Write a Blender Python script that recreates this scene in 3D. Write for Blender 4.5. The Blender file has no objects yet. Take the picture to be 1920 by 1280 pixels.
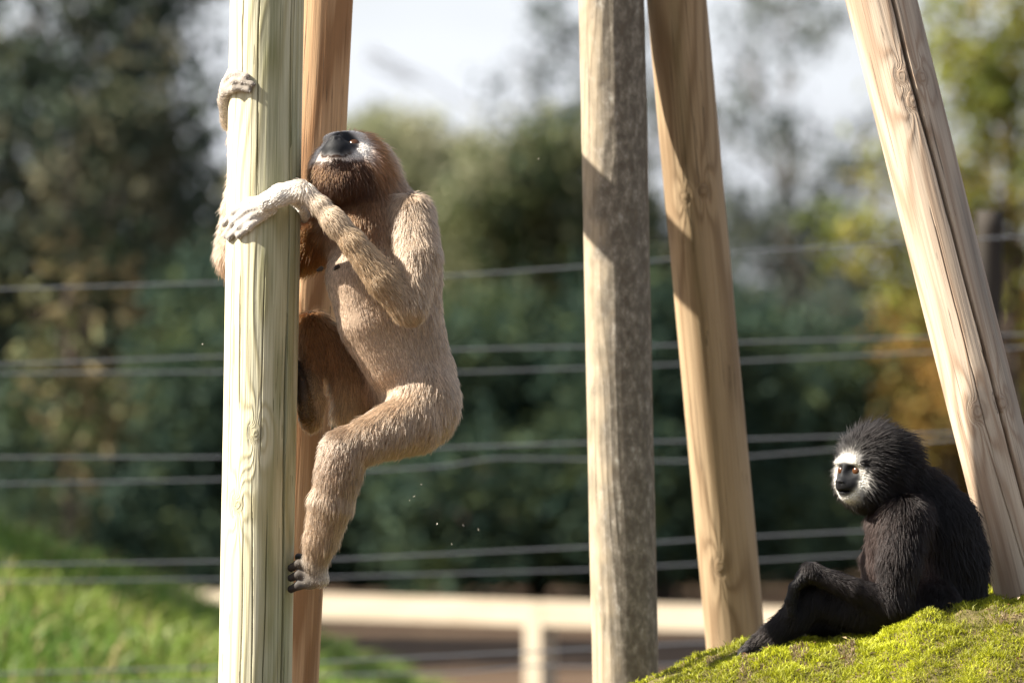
import bpy, math, random
import numpy as np
from mathutils import Vector, Matrix, Quaternion

# ------------------------------------------------------------------ camera, sky, sun, exposure
scene = bpy.context.scene
COL = scene.collection
R = math.radians
CAM_H = 1.2          # eye height
FOCUS = 12.0         # metres from the lens to the animals
PXM = 1200.0         # photograph pixels per metre at that distance

cam_d = bpy.data.cameras.new('camera')
cam_d.sensor_width = 36.0
cam_d.lens = 36.0 * FOCUS / (1920.0 / PXM)
cam_d.clip_start = 0.5
cam_d.clip_end = 3000.0
cam_d.dof.use_dof = True
cam_d.dof.focus_distance = FOCUS - 0.03
cam_d.dof.aperture_fstop = 5.6
cam = bpy.data.objects.new('camera', cam_d)
cam.location = (0, -FOCUS, CAM_H)
cam.rotation_euler = (R(90), 0, 0)
COL.objects.link(cam)
scene.camera = cam

SUN_EL, SUN_AZ = 40.0, 85.0        # azimuth: degrees left of the direction back towards the camera
sx, sy, sz = (-math.sin(R(SUN_AZ)) * math.cos(R(SUN_EL)), -math.cos(R(SUN_AZ)) * math.cos(R(SUN_EL)), math.sin(R(SUN_EL)))
world = bpy.data.worlds.new('World')
scene.world = world
world.use_nodes = True
wn = world.node_tree.nodes
sky = wn.new('ShaderNodeTexSky')
sky.sky_type = 'NISHITA'
sky.sun_disc = False
sky.sun_elevation = R(SUN_EL)
sky.sun_rotation = math.atan2(sx, sy)
sky.air_density = 1.0
sky.dust_density = 2.5
sky.ozone_density = 1.0
bg = wn['Background']
wl = world.node_tree.links
w_tc = wn.new('ShaderNodeTexCoord'); w_mp = wn.new('ShaderNodeMapping'); w_mp.inputs['Scale'].default_value = (3.0, 3.0, 9.0)
w_no = wn.new('ShaderNodeTexNoise'); w_no.inputs['Scale'].default_value = 1.6; w_no.inputs['Detail'].default_value = 5
w_mr = wn.new('ShaderNodeMapRange'); w_mr.inputs[1].default_value = .35; w_mr.inputs[2].default_value = .65; w_mr.inputs[3].default_value = .1; w_mr.inputs[4].default_value = .75
w_mx = wn.new('ShaderNodeMix'); w_mx.data_type = 'RGBA'; w_mx.inputs[7].default_value = (6.6, 6.9, 7.5, 1)    # broken thin cloud all over the sky
wl.new(w_tc.outputs['Generated'], w_mp.inputs[0]); wl.new(w_mp.outputs[0], w_no.inputs['Vector']); wl.new(w_no.outputs['Fac'], w_mr.inputs[0])
wl.new(w_mr.outputs[0], w_mx.inputs[0]); wl.new(sky.outputs[0], w_mx.inputs[6]); wl.new(w_mx.outputs[2], bg.inputs[0])
bg.inputs[1].default_value = 0.05
sun_d = bpy.data.lights.new('sun', 'SUN')
sun_d.energy = 5.0
sun_d.angle = R(0.5)
sun_d.color = (1.0, 0.93, 0.82)
sun = bpy.data.objects.new('sun', sun_d)
sun.rotation_euler = Vector((sx, sy, sz)).to_track_quat('Z', 'Y').to_euler()
sun.location = (-6, -3, 8)
COL.objects.link(sun)
scene.view_settings.view_transform = 'Standard'
scene.view_settings.look = 'None'
scene.view_settings.gamma = 1.0
scene.view_settings.use_curve_mapping = False
scene.view_settings.exposure = 1.8
scene.cycles.use_denoising = True
scene.cycles.max_bounces = 8
scene.cycles.transparent_max_bounces = 8
try:
    scene.cycles_curves.shape = 'RIBBONS'
except Exception:
    pass

# ------------------------------------------------------------------ helpers
rng = np.random.default_rng(7)

def at(px, py, dy=0.0):
    """a point in metres from a place in the photograph and its depth behind the focus plane"""
    s = (FOCUS + dy) / FOCUS / PXM
    return np.array([(px - 960.0) * s, dy, CAM_H + (640.0 - py) * s])

def far(px, py, d):
    return at(px, py, d - FOCUS)

def tag(o, label=None, cat=None, group=None, kind=None):
    if label: o['label'] = label
    if cat: o['category'] = cat
    if group: o['group'] = group
    if kind: o['kind'] = kind
    return o

def empty(name, loc):
    o = bpy.data.objects.new(name, None)
    o.location = loc
    o.empty_display_size = 0.1
    COL.objects.link(o)
    return o

def link(name, data, parent=None):
    o = bpy.data.objects.new(name, data)
    COL.objects.link(o)
    if parent is not None:
        o.parent = parent
        o.matrix_parent_inverse = Matrix.Translation(-Vector(parent.location))
    return o

def np_mesh(name, V, F, mat, smooth=True, attrs=None):
    """mesh from arrays; F is (n,3) or (n,4)"""
    V = np.asarray(V, np.float32); F = np.asarray(F, np.int32)
    me = bpy.data.meshes.new(name)
    k = F.shape[1]
    me.vertices.add(len(V)); me.vertices.foreach_set('co', V.ravel())
    me.loops.add(F.size); me.loops.foreach_set('vertex_index', F.ravel())
    me.polygons.add(len(F))
    me.polygons.foreach_set('loop_start', np.arange(0, F.size, k, dtype=np.int32))
    me.polygons.foreach_set('use_smooth', np.full(len(F), smooth, dtype=bool))
    me.update(calc_edges=True)
    me.validate()
    for nm, arr in (attrs or {}).items():
        arr = np.asarray(arr, np.float32)
        if arr.ndim == 2:
            a = me.attributes.new(nm, 'FLOAT_COLOR', 'POINT')
            c = np.ones((len(arr), 4), np.float32); c[:, :3] = arr
            a.data.foreach_set('color', c.ravel())
        else:
            a = me.attributes.new(nm, 'FLOAT', 'POINT')
            a.data.foreach_set('value', arr)
    me.materials.append(mat)
    return me

def _hash(i, j, k, seed):
    n = (i * 73856093) ^ (j * 19349663) ^ (k * 83492791) ^ (seed * 2654435761 & 0x7fffffff)
    n = (n ^ (n >> 13)) * 1274126177 & 0x7fffffff
    n = (n ^ (n >> 16)) & 0x7fffffff
    return (n % 100003) / 100003.0

def vnoise(P, seed=0):
    """smooth value noise in -1..1 at points P (n,3)"""
    P = np.asarray(P, np.float64)
    I = np.floor(P).astype(np.int64); f = P - I
    f = f * f * (3 - 2 * f)
    out = 0
    for a in (0, 1):
        for b in (0, 1):
            for c in (0, 1):
                w = (f[:, 0] if a else 1 - f[:, 0]) * (f[:, 1] if b else 1 - f[:, 1]) * (f[:, 2] if c else 1 - f[:, 2])
                out = out + w * _hash(I[:, 0] + a, I[:, 1] + b, I[:, 2] + c, seed)
    return out * 2 - 1

def fbm(P, seed=0, octv=3):
    s, amp, tot = 0, 1.0, 0
    for o in range(octv):
        s = s + amp * vnoise(np.asarray(P) * 2 ** o, seed + o * 17); tot += amp; amp *= 0.5
    return s / tot

def unit(v):
    v = np.asarray(v, float)
    return v / np.maximum(np.linalg.norm(v, axis=-1, keepdims=True), 1e-9)

class Mat:
    """small node helper"""
    def __init__(self, name):
        self.m = bpy.data.materials.new(name); self.m.use_nodes = True
        self.t = self.m.node_tree; self.n = self.t.nodes; self.l = self.t.links
        self.b = self.n['Principled BSDF']
    def new(self, typ, **kw):
        nd = self.n.new(typ)
        for k, v in kw.items(): setattr(nd, k, v)
        return nd
    def put(self, sock, val):
        if hasattr(val, 'is_linked') or isinstance(val, bpy.types.NodeSocket): self.l.new(val, sock)
        else: sock.default_value = val
    def attr(self, name, out='Color'):
        return self.new('ShaderNodeAttribute', attribute_name=name).outputs[out]
    def coord(self, scale, out='Object'):
        tc = self.new('ShaderNodeTexCoord'); mp = self.new('ShaderNodeMapping')
        mp.inputs['Scale'].default_value = scale
        self.l.new(tc.outputs[out], mp.inputs[0]); return mp.outputs[0]
    def noise(self, vec, scale=5, detail=3, rough=.5, out='Fac'):
        t = self.new('ShaderNodeTexNoise'); self.l.new(vec, t.inputs['Vector'])
        t.inputs['Scale'].default_value = scale; t.inputs['Detail'].default_value = detail; t.inputs['Roughness'].default_value = rough
        return t.outputs[out]
    def math(self, op, a, b=0.0, c=0.0):
        m = self.new('ShaderNodeMath', operation=op)
        self.put(m.inputs[0], a); self.put(m.inputs[1], b); self.put(m.inputs[2], c)
        return m.outputs[0]
    def ramp(self, fac, stops):
        r = self.new('ShaderNodeValToRGB'); self.put(r.inputs[0], fac)
        e = r.color_ramp.elements
        while len(e) < len(stops): e.new(0.5)
        for el, (p, c) in zip(e, stops):
            el.position = p; el.color = (*c, 1) if len(c) == 3 else c
        return r.outputs[0]
    def mix(self, fac, a, b, mode='MIX'):
        m = self.new('ShaderNodeMix', data_type='RGBA', blend_type=mode)
        self.put(m.inputs[0], fac)
        for s, v in ((m.inputs[6], a), (m.inputs[7], b)):
            if isinstance(v, tuple): s.default_value = (*v, 1) if len(v) == 3 else v
            else: self.l.new(v, s)
        return m.outputs[2]
    def bump(self, h, strength=.3, dist=.002):
        b = self.new('ShaderNodeBump'); b.inputs['Strength'].default_value = strength; b.inputs['Distance'].default_value = dist
        self.l.new(h, b.inputs['Height']); self.l.new(b.outputs[0], self.b.inputs['Normal'])
    def base(self, col, rough=.8, spec=.3):
        if isinstance(col, tuple): self.b.inputs['Base Color'].default_value = (*col, 1)
        else: self.l.new(col, self.b.inputs['Base Color'])
        self.b.inputs['Roughness'].default_value = rough
        self.b.inputs['Specular IOR Level'].default_value = spec
        return self.m

# ------------------------------------------------------------------ ground
def ground_z(x, y):
    """gentle rise at the left (grassed bank)"""
    x = np.asarray(x, float); y = np.asarray(y, float)
    return 0 * x

def leaf_litter_mat():
    M = Mat('leaf_litter_ground')
    v = M.coord((1, 1, 1))
    n1 = M.noise(v, 1.6, 5, .6); n2 = M.noise(v, 22, 4, .6)
    c = M.ramp(n1, [(.3, (.035, .022, .014)), (.55, (.06, .038, .025)), (.75, (.045, .04, .02))])
    c = M.mix(M.math('MULTIPLY', n2, .5), c, (.15, .10, .06))
    M.bump(n2, .6, .03)
    return M.base(c, .95, .1)

gx = np.unique(np.concatenate([np.linspace(-8, 8, 65), np.linspace(-60, 60, 25), np.array([-900., -300, 300, 900])]))
gy = np.unique(np.concatenate([np.linspace(-14, 48, 125), np.linspace(48, 120, 13), np.array([-300., -60, 300, 900, 2000])]))
GX, GY = np.meshgrid(gx, gy, indexing='ij')
GP = np.stack([GX.ravel(), GY.ravel(), np.zeros(GX.size)], 1)
GP[:, 2] = 0.03 * fbm(GP * .6, 3) * (np.abs(GP[:, 0]) < 60) - 0.02
nx_, ny_ = GX.shape
ii, jj = np.meshgrid(np.arange(nx_ - 1), np.arange(ny_ - 1), indexing='ij')
q = (ii * ny_ + jj).ravel()
GF = np.stack([q, q + ny_, q + ny_ + 1, q + 1], 1)
g = link('ground', np_mesh('ground', GP, GF, leaf_litter_mat()))
tag(g, 'brown leaf litter earth beneath the trees and fences', 'ground', kind='structure')

def blades(roots, normals, length, width, lean, colors, rs, segs=2):
    """tapered grass or moss blades: arrays of vertices, triangles and colours"""
    n = len(roots)
    rd = rs.normal(size=(n, 3)); side = unit(np.cross(rd, normals))
    ld = unit(np.cross(normals, side)) * rs.uniform(0, 1, (n, 1)) * lean + side * rs.normal(size=(n, 1)) * lean * .5
    L = length[:, None]
    p0 = roots - side * width[:, None] * .5; p1 = roots + side * width[:, None] * .5
    mid = roots + (normals + ld * .45) * L * .55
    m0 = mid - side * width[:, None] * .4; m1 = mid + side * width[:, None] * .4
    tip = roots + (normals * .85 + ld * 1.2) * L
    V = np.stack([p0, p1, m0, m1, tip], 1).reshape(-1, 3)
    b = np.arange(n)[:, None, None] * 5
    F = (b + np.array([[0, 1, 3], [0, 3, 2], [2, 3, 4]])[None]).reshape(-1, 3)
    return V, F, np.repeat(colors, 5, 0)

def leaf_like_mat(name, rough=.6, trans=.35, spec=.3):
    M = Mat(name)
    c = M.attr('tint')
    M.base(c, rough, spec)
    tr = M.new('ShaderNodeBsdfTranslucent'); M.l.new(c, tr.inputs[0])
    mx = M.new('ShaderNodeMixShader'); mx.inputs[0].default_value = trans
    M.l.new(M.b.outputs[0], mx.inputs[1]); M.l.new(tr.outputs[0], mx.inputs[2])
    M.l.new(mx.outputs[0], M.n['Material Output'].inputs[0])
    return M.m

# grassed bank at the left, about eighteen metres from the lens
BANK_X = np.array([-7, -4.5, -2.6, -1.45, -1.1, -.78, -.5, -.22, .1, .6]); BANK_H = np.array([.9, 1.0,   .90, .66, .53, .41, .31, .18, .05, -.06])
def bank_z(x, y):
    prof = np.interp(x, BANK_X, BANK_H)
    v = np.clip(np.abs(y - 8.6) / 4.2, 0, 1)
    return (prof + .06) * (0.5 + 0.5 * np.cos(np.pi * v)) - 0.06
bx_, by_ = np.meshgrid(np.linspace(-6.9, .7, 70), np.linspace(4.3, 12.9, 70), indexing='ij')
BP = np.stack([bx_.ravel(), by_.ravel(), bank_z(bx_.ravel(), by_.ravel())], 1)
BP[:, 2] += .03 * fbm(BP * 2.2, 9) * (BP[:, 2] > 0)
ii, jj = np.meshgrid(np.arange(69), np.arange(69), indexing='ij'); q = (ii * 70 + jj).ravel()
M = Mat('bank_soil'); v = M.coord((1, 1, 1))
bank = link('grass_bank', np_mesh('grass_bank', BP, np.stack([q, q + 70, q + 71, q + 1], 1),
            M.base(M.ramp(M.noise(v, 3, 4), [(.3, (.05, .075, .02)), (.7, (.085, .11, .03))]), .95, .1)))
tag(bank, 'low earth bank sloping down beside the pale climbing pole', 'bank', kind='structure')
rs = np.random.default_rng(21)
n = 60000
gp = np.stack([rs.uniform(-3.6, .4, n), rs.uniform(4.9, 10.6, n), np.zeros(n)], 1)
gp[:, 2] = bank_z(gp[:, 0], gp[:, 1])
gp = gp[gp[:, 2] > -.02]; n = len(gp)
t = np.clip(.5 + .9 * fbm(gp * 1.8, 5), 0, 1)[:, None]; t2 = rs.uniform(0, 1, (n, 1))
gc = (1 - t) * np.array([.05, .12, .02]) + t * np.array([.15, .19, .035]); gc = np.where(t2 > .88, np.array([[.34, .28, .12]]), gc * 1.5) * rs.uniform(.7, 1.3, (n, 1))
V, F, C = blades(gp, np.tile([0, 0, 1.], (n, 1)), rs.uniform(.05, .13, n), rs.uniform(.006, .012, n), .8, gc, rs)
gr = link('bank_grass', np_mesh('bank_grass', V, F, leaf_like_mat('grass_blades', .5, .4), attrs={'tint': C}))
tag(gr, 'bright green grass growing over the low bank', 'grass', kind='stuff')

# mossy mound the black gibbon sits on
CREST = np.array([(1000, 1410), (1150, 1330), (1230, 1292), (1330, 1252), (1420, 1219), (1500, 1206), (1570, 1198), (1640, 1186), (1720, 1153), (1800, 1136), (1920, 1117), (2100, 1100), (2400, 1120), (2700, 1250)], float)
CX = (CREST[:, 0] - 960) / PXM; CZ = CAM_H + (640 - CREST[:, 1]) / PXM
def mound_z(x, y):
    zc = np.interp(x, CX, CZ)
    front = np.clip(-.10 - y, 0, None); back = np.clip(y - .45, 0, None)
    z = zc - .55 * front ** 1.35 * 1.0 - .06 * np.clip(front, 0, .3) - .5 * back ** 1.5
    # a small dip just behind the crest so the sitter is nested in
    z = z - .012 * np.exp(-((y - .12) / .16) ** 2)
    return z
xs = np.linspace(.0, 1.45, 170); ys = np.linspace(-1.3, 1.6, 230)
mx_, my_ = np.meshgrid(xs, ys, indexing='ij')
MP = np.stack([mx_.ravel(), my_.ravel(), mound_z(mx_.ravel(), my_.ravel())], 1)
MP[:, 2] += .014 * fbm(MP * np.array([11, 9, 0]), 31, 4) + .007 * vnoise(MP * np.array([40, 40, 0]), 33)
MP[:, 2] = np.maximum(MP[:, 2], -.05)
k = len(ys); ii, jj = np.meshgrid(np.arange(len(xs) - 1), np.arange(k - 1), indexing='ij'); q = (ii * k + jj).ravel()
M = Mat('mound_earth'); v = M.coord((1, 1, 1))
n1 = M.noise(v, 30, 5, .65); n2 = M.noise(v, 140, 3, .6)
c = M.ramp(n1, [(.3, (.06, .05, .02)), (.5, (.10, .085, .03)), (.7, (.17, .12, .07))])
M.bump(n2, .8, .006)
mound = link('mossy_mound', np_mesh('mossy_mound', MP, np.stack([q, q + k, q + k + 1, q + 1], 1), M.base(c, .95, .1)))
tag(mound, 'rounded earth mound covered with yellow-green moss under the black gibbon', 'mound', kind='structure')
rs = np.random.default_rng(22)
def mound_surface(x, y):
    P = np.stack([x, y, mound_z(x, y)], 1)
    P[:, 2] += .014 * fbm(P * np.array([11, 9, 0]), 31, 4) + .007 * vnoise(P * np.array([40, 40, 0]), 33)
    return P
n = 230000
x = rs.uniform(.0, .95, n); y = np.where(rs.uniform(size=n) < .85, rs.uniform(-.75, .28, n), rs.uniform(.28, .8, n))
P = mound_surface(x, y)
cover = fbm(P * np.array([14, 9, 0]), 41, 3); tuft = vnoise(P * np.array([55, 55, 0]), 43)
keep = cover + .25 * rs.normal(size=n) > -.42
P = P[keep]; cover = cover[keep]; tuft = tuft[keep]; n = len(P)
e = 1e-3
nrm = unit(np.stack([-(mound_z(P[:, 0] + e, P[:, 1]) - mound_z(P[:, 0] - e, P[:, 1])) / (2 * e), -(mound_z(P[:, 0], P[:, 1] + e) - mound_z(P[:, 0], P[:, 1] - e)) / (2 * e), np.ones(n)], 1))
t = np.clip(.5 + .8 * cover + .2 * rs.normal(size=n), 0, 1)[:, None]
mc = (1 - t) * np.array([.16, .165, .012]) + t * np.array([.48, .50, .024])
dry = (vnoise(P * np.array([25, 16, 0]), 47) > .58)[:, None] & (rs.uniform(0, 1, (n, 1)) > .35)
mc = np.where(dry, np.array([[.26, .19, .11]]), mc) * rs.uniform(.65, 1.35, (n, 1))
V, F, C = blades(P, nrm, (.006 + .006 * np.clip(tuft + .3, 0, 1)) * rs.uniform(.6, 1.3, n), rs.uniform(.0010, .0020, n), .9, mc, rs)
moss = link('moss', np_mesh('moss', V, F, leaf_like_mat('moss_blades', .55, .4), attrs={'tint': C}))
tag(moss, 'dense bright yellow-green moss carpeting the mound', 'moss', kind='stuff')

rs = np.random.default_rng(77)
n = 260
x = rs.uniform(.2, .95, n); y = rs.uniform(-.6, .1, n)
P = mound_surface(x, y); P[:, 2] += .010
L = rs.uniform(.006, .017, n)[:, None]; an = rs.uniform(0, 2 * np.pi, n)
dd = np.stack([np.cos(an), np.sin(an), rs.normal(size=n) * .3], 1); sd = np.stack([-np.sin(an), np.cos(an), rs.normal(size=n) * .4], 1) * rs.uniform(.12, .5, (n, 1))
V = np.stack([P - dd * L * .5, P + sd * L * .5 + [0, 0, .0015], P + dd * L * .5, P - sd * L * .5 + [0, 0, .0015]], 1).reshape(-1, 3)
b = np.arange(n)[:, None, None] * 4
dc = np.array([[.20, .11, .05], [.30, .21, .12], [.11, .07, .04], [.38, .30, .19]])[rs.integers(0, 4, n)] * rs.uniform(.7, 1.2, (n, 1))
deb = link('leaf_debris', np_mesh('leaf_debris', V, (b + np.array([[0, 1, 2], [0, 2, 3]])[None]).reshape(-1, 3), leaf_like_mat('dry_leaf_bits', .8, .2, .1), smooth=False, attrs={'tint': np.repeat(dc, 4, 0)}))
tag(deb, 'dry brown leaf scraps and twigs scattered over the moss', 'debris', kind='stuff')

# ------------------------------------------------------------------ climbing poles
def wood_mat(name, light, dark, grain=1.0, stain=None, lichen=None, rough=.75, contrast=1.0):
    M = Mat(name)
    G = M.attr('grain', 'Fac')
    v = M.coord((1, 1, 1)); vs = M.coord((60, 60, 1.6)); vf = M.coord((420, 420, 7))
    wob = M.noise(vs, 1.0, 3, .6)
    g2 = M.math('ADD', M.math('MULTIPLY', G, grain), M.math('MULTIPLY', wob, 5.0))
    s = M.math('SINE', g2)
    s = M.math('MULTIPLY_ADD', s, .5, .5)
    s = M.math('POWER', s, 2.2)
    fine = M.noise(vf, 1.0, 3, .6)
    c = M.mix(M.math('MINIMUM', M.math('MULTIPLY', s, .95 * contrast), 1.0), light, dark)
    c = M.mix(M.math('MAXIMUM', M.math('MULTIPLY', M.math('SUBTRACT', fine, .42), 1.5), 0.0), c, tuple(d * .6 for d in dark))
    big = M.noise(M.coord((7, 7, 2.2)), 1.0, 3, .5)
    c = M.mix(M.math('MULTIPLY', big, .35), c, tuple(l * .72 for l in light))
    # hairline checks
    ck = M.noise(M.coord((95, 95, .9)), 1.0, 2, .5)
    ck = M.math('LESS_THAN', M.math('ABSOLUTE', M.math('SUBTRACT', ck, .5)), .006)
    brk = M.math('GREATER_THAN', M.noise(M.coord((14, 14, 3)), 1.0, 2), .5)
    ck = M.math('MULTIPLY', ck, brk)
    c = M.mix(M.math('MULTIPLY', ck, .75), c, (.05, .038, .025))
    kn = M.attr('knot', 'Fac')
    c = M.mix(M.math('MULTIPLY', kn, .55), c, tuple(d * .7 for d in dark))
    if stain:
        a = M.attr('stain', 'Fac')
        a = M.math('MULTIPLY', a, M.math('MULTIPLY_ADD', fine, 1.1, .35))
        c = M.mix(M.math('MINIMUM', a, 1.0), c, stain)
    if lichen:
        a = M.attr('lichen', 'Fac')
        sp = M.noise(M.coord((70, 70, 45)), 1.0, 5, .7)
        dk = M.ramp(sp, [(.34, (.07, .057, .043)), (.5, lichen), (.6, (.22, .19, .15)), (.72, (.36, .35, .30))])
        c = M.mix(M.math('MINIMUM', M.math('MULTIPLY', a, M.math('MULTIPLY_ADD', sp, 1.2, .45)), 1.0), c, dk)
    h = M.math('ADD', M.math('MULTIPLY', s, .5), M.math('ADD', M.math('MULTIPLY', fine, .6), M.math('MULTIPLY', ck, -2.0)))
    M.bump(h, .6, .002)
    return M.base(c, rough, .25)

def pole(name, top, bot, rpx, dy0, dy1, mat, label, cracks=(), knots=(), stain=None, lichen=None, seed=0, vis=(-0.05, 1.35), grainK=1.0, zlo=-.05, zhi=2.7, wobble=.02, ns=224, dz=.006):
    """round pole through pixel points top (x at y=0) and bot (x at y=1280); depths dy0 (top) and dy1 (bottom)"""
    A = at(top, 0, dy0); B = at(bot, 1280, dy1)
    ax = unit(A - B)
    def onz(z): return B + ax * ((z - B[2]) / ax[2])
    base = onz(zlo); tip = onz(zhi)
    L = np.linalg.norm(tip - base)
    r = rpx / PXM * (FOCUS + .5 * (dy0 + dy1)) / FOCUS
    z0 = (CAM_H - .62 * (1 + dy1 / FOCUS) - zlo) / ax[2]; z1 = (CAM_H + .60 * (1 + dy0 / FOCUS) - zlo) / ax[2]
    zz = np.unique(np.concatenate([np.linspace(0, z0, 20), np.arange(z0, z1, dz), np.linspace(z1, L, 20)]))
    ph = np.linspace(-np.pi, np.pi, ns, endpoint=False)
    PH, ZZ = np.meshgrid(ph, zz)
    PH = PH.ravel(); ZZ = ZZ.ravel()
    cyl = np.stack([np.sin(PH) * r, -np.cos(PH) * r, ZZ], 1)
    rad = r * (1 + wobble * fbm(cyl * np.array([9, 9, 2.2]), seed, 2))
    rad += .0005 * vnoise(cyl * np.array([160, 160, 3]), seed + 2)
    # grain field: circumference lines, deflected round knots, wandering slowly
    G = (PH * r) * 260 + 34 * fbm(cyl * np.array([8, 8, 1.5]), seed + 5, 3)
    knm = np.zeros_like(G); st = np.zeros_like(G); li = np.zeros_like(G)
    def zpy(py):  # local length along the pole at photograph row py
        return (CAM_H + (640 - py) / PXM * (1 + .5 * (dy0 + dy1) / FOCUS) - zlo) / ax[2]
    def phx(u): return math.asin(max(-1, min(1, u)))       # u: -1 left edge .. 1 right edge
    for (u, py, kr) in knots:
        kr = kr / PXM
        da = (np.angle(np.exp(1j * (PH - phx(u))))) * r; dz = (ZZ - zpy(py))
        dist = np.hypot(da, dz * .8)
        G = G + 22 * np.tanh(da / (kr * .6)) * np.exp(-(da / (2.2 * kr)) ** 2 - (dz / (4.5 * kr)) ** 2)
        inside = 1 / (1 + np.exp((dist - kr) / (kr * .12)))
        G = G * (1 - inside) + inside * (dist * 1500)
        knm = np.maximum(knm, inside * .7 + .6 * np.exp(-((dist - kr) / (kr * .22)) ** 2))
        rad += .0016 * np.exp(-(dist / (1.8 * kr)) ** 2) - .0014 * np.exp(-((dist - kr) / (kr * .25)) ** 2)
    for (pts, w, dep) in cracks:      # pts: (u, py)
        pts = sorted(pts, key=lambda p: -p[1])
        zs = np.array([zpy(p[1]) for p in pts]); ps = np.array([phx(p[0]) for p in pts])
        pc = np.interp(ZZ, zs, ps) + .035 * vnoise(np.stack([ZZ * 7, ZZ * 0, ZZ * 0], 1), seed + 8) + .008 * vnoise(np.stack([ZZ * 30, ZZ * 0, ZZ * 0], 1), seed + 9)
        da = np.angle(np.exp(1j * (PH - pc))) * r
        fade = np.clip((ZZ - zs[0]) / .08, 0, 1) * np.clip((zs[-1] - ZZ) / .08, 0, 1)
        ww = w / PXM * (.55 + .45 * fade)
        rad -= fade * dep * np.exp(-(np.abs(da) / ww) ** 4)
        G = G + 0
    if stain:
        for (u, wid, amt) in stain:
            d = np.angle(np.exp(1j * (PH - phx(u) - .10 * fbm(np.stack([ZZ * 5, ZZ * 0, ZZ * 0], 1), seed + 3)))) / wid
            st = np.maximum(st, amt * np.exp(-d * d) * np.clip(.65 + .7 * fbm(cyl * np.array([25, 25, 5]), seed + 4), 0, 1))
    if lichen:
        u, wid, amt = lichen
        d = np.angle(np.exp(1j * (PH - phx(u)))) / wid
        li = amt * np.clip(1.0 * np.exp(-d ** 4) + .36 + .65 * fbm(cyl * np.array([45, 45, 30]), seed + 6, 3) - .12, 0, 1)
    V = np.stack([np.sin(PH) * rad, -np.cos(PH) * rad, ZZ], 1)
    nz = len(zz)
    a, b = np.meshgrid(np.arange(nz - 1), np.arange(ns), indexing='ij')
    a = a.ravel(); b = b.ravel(); b2 = (b + 1) % ns
    F = np.stack([a * ns + b, a * ns + b2, (a + 1) * ns + b2, (a + 1) * ns + b], 1)
    # cap
    V = np.vstack([V, [0, 0, L + .004]]); top_i = len(V) - 1
    cap = np.stack([(nz - 1) * ns + np.arange(ns), (nz - 1) * ns + (np.arange(ns) + 1) % ns, np.full(ns, top_i), np.full(ns, top_i)], 1)
    ext = lambda z: np.append(z, 0.0)
    me = np_mesh(name, V, F, mat, attrs={'grain': ext(G), 'knot': ext(knm), 'stain': ext(st), 'lichen': ext(li)})
    import bmesh
    bm = bmesh.new(); bm.from_mesh(me); bm.verts.ensure_lookup_table()
    for k_ in range(ns):
        bm.faces.new((bm.verts[(nz - 1) * ns + k_], bm.verts[(nz - 1) * ns + (k_ + 1) % ns], bm.verts[top_i]))
    bm.to_mesh(me); bm.free()
    o = link(name, me)
    o.location = base
    o.rotation_mode = 'QUATERNION'
    o.rotation_quaternion = Vector((0, 0, 1)).rotation_difference(Vector(ax))
    tag(o, label, 'pole', 'round timber poles of the climbing frame')
    return o

m_pale = wood_mat('pale_weathered_pine', (.61, .575, .415), (.40, .35, .20), .9, stain=(.13, .145, .05), contrast=.9)
m_orange = wood_mat('orange_heartwood_pine', (.53, .335, .185), (.27, .135, .058), .38, contrast=1.35)
m_pink = wood_mat('pinkish_tan_pine', (.50, .40, .30), (.32, .215, .14), .6, stain=(.17, .15, .125), contrast=1.0)
m_lich = wood_mat('lichen_grown_timber', (.42, .345, .24), (.29, .23, .15), .9, lichen=(.15, .13, .10))
m_tan = wood_mat('tan_brown_timber', (.38, .275, .165), (.22, .145, .08), .6, stain=(.13, .12, .05))

pole('climbing_pole', 501, 478.5, 69.5, 0, 0, m_pale, 'pale greenish timber pole gripped by the tan gibbon',
     cracks=[([(.68, -80), (.69, 235), (.74, 520), (.73, 780)], 1.3, .007), ([(.73, 600), (.72, 800), (.74, 1000), (.755, 1500)], 2.6, .026), ([(-.17, -80), (-.19, 200), (-.16, 400)], 1.2, .007), ([(-.62, -80), (-.60, 180)], 1.1, .006), ([(-.55, 500), (-.5, 780)], 1.1, .006), ([(-.78, 460), (-.82, 1000)], 1.0, .005), ([(-.12, 880), (-.05, 1320)], 1.0, .005), ([(-.35, 960), (-.38, 1400)], 1.0, .005), ([(.12, 470), (.08, 900)], 1.0, .005), ([(.30, 940), (.22, 1360)], 1.0, .005)],
     knots=[(-.06, 810, 13), (-.52, 944, 12), (-.2, 1700, 14)], stain=[(.30, .42, 1.0), (.8, .5, .75)], seed=11, ns=620, dz=.0085)
pole('climbing_pole', 603, 538, 59, .34, .30, m_orange, 'orange-brown timber pole with swirling grain behind the tan gibbon',
     knots=[(.05, 640, 14)], cracks=[([(.85, -60), (.8, 500)], .8, .003)], seed=23)
pole('climbing_pole', 1147, 1172.5, 61.5, 1.0, 1.0, m_lich, 'upright timber pole mottled with dark lichen beside the brown leaning pole',
     lichen=(.55, 1.12, 1.0), seed=37, wobble=.03, ns=160)
pole('climbing_pole', 1269, 1386, 56, 1.055, 1.30, m_tan, 'brown leaning timber pole rising from behind the mossy mound',
     stain=[(-.2, .25, .35)], knots=[(-.35, 360, 10), (-.3, 1050, 14), (.3, 350, 12)], seed=41, ns=160)
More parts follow.
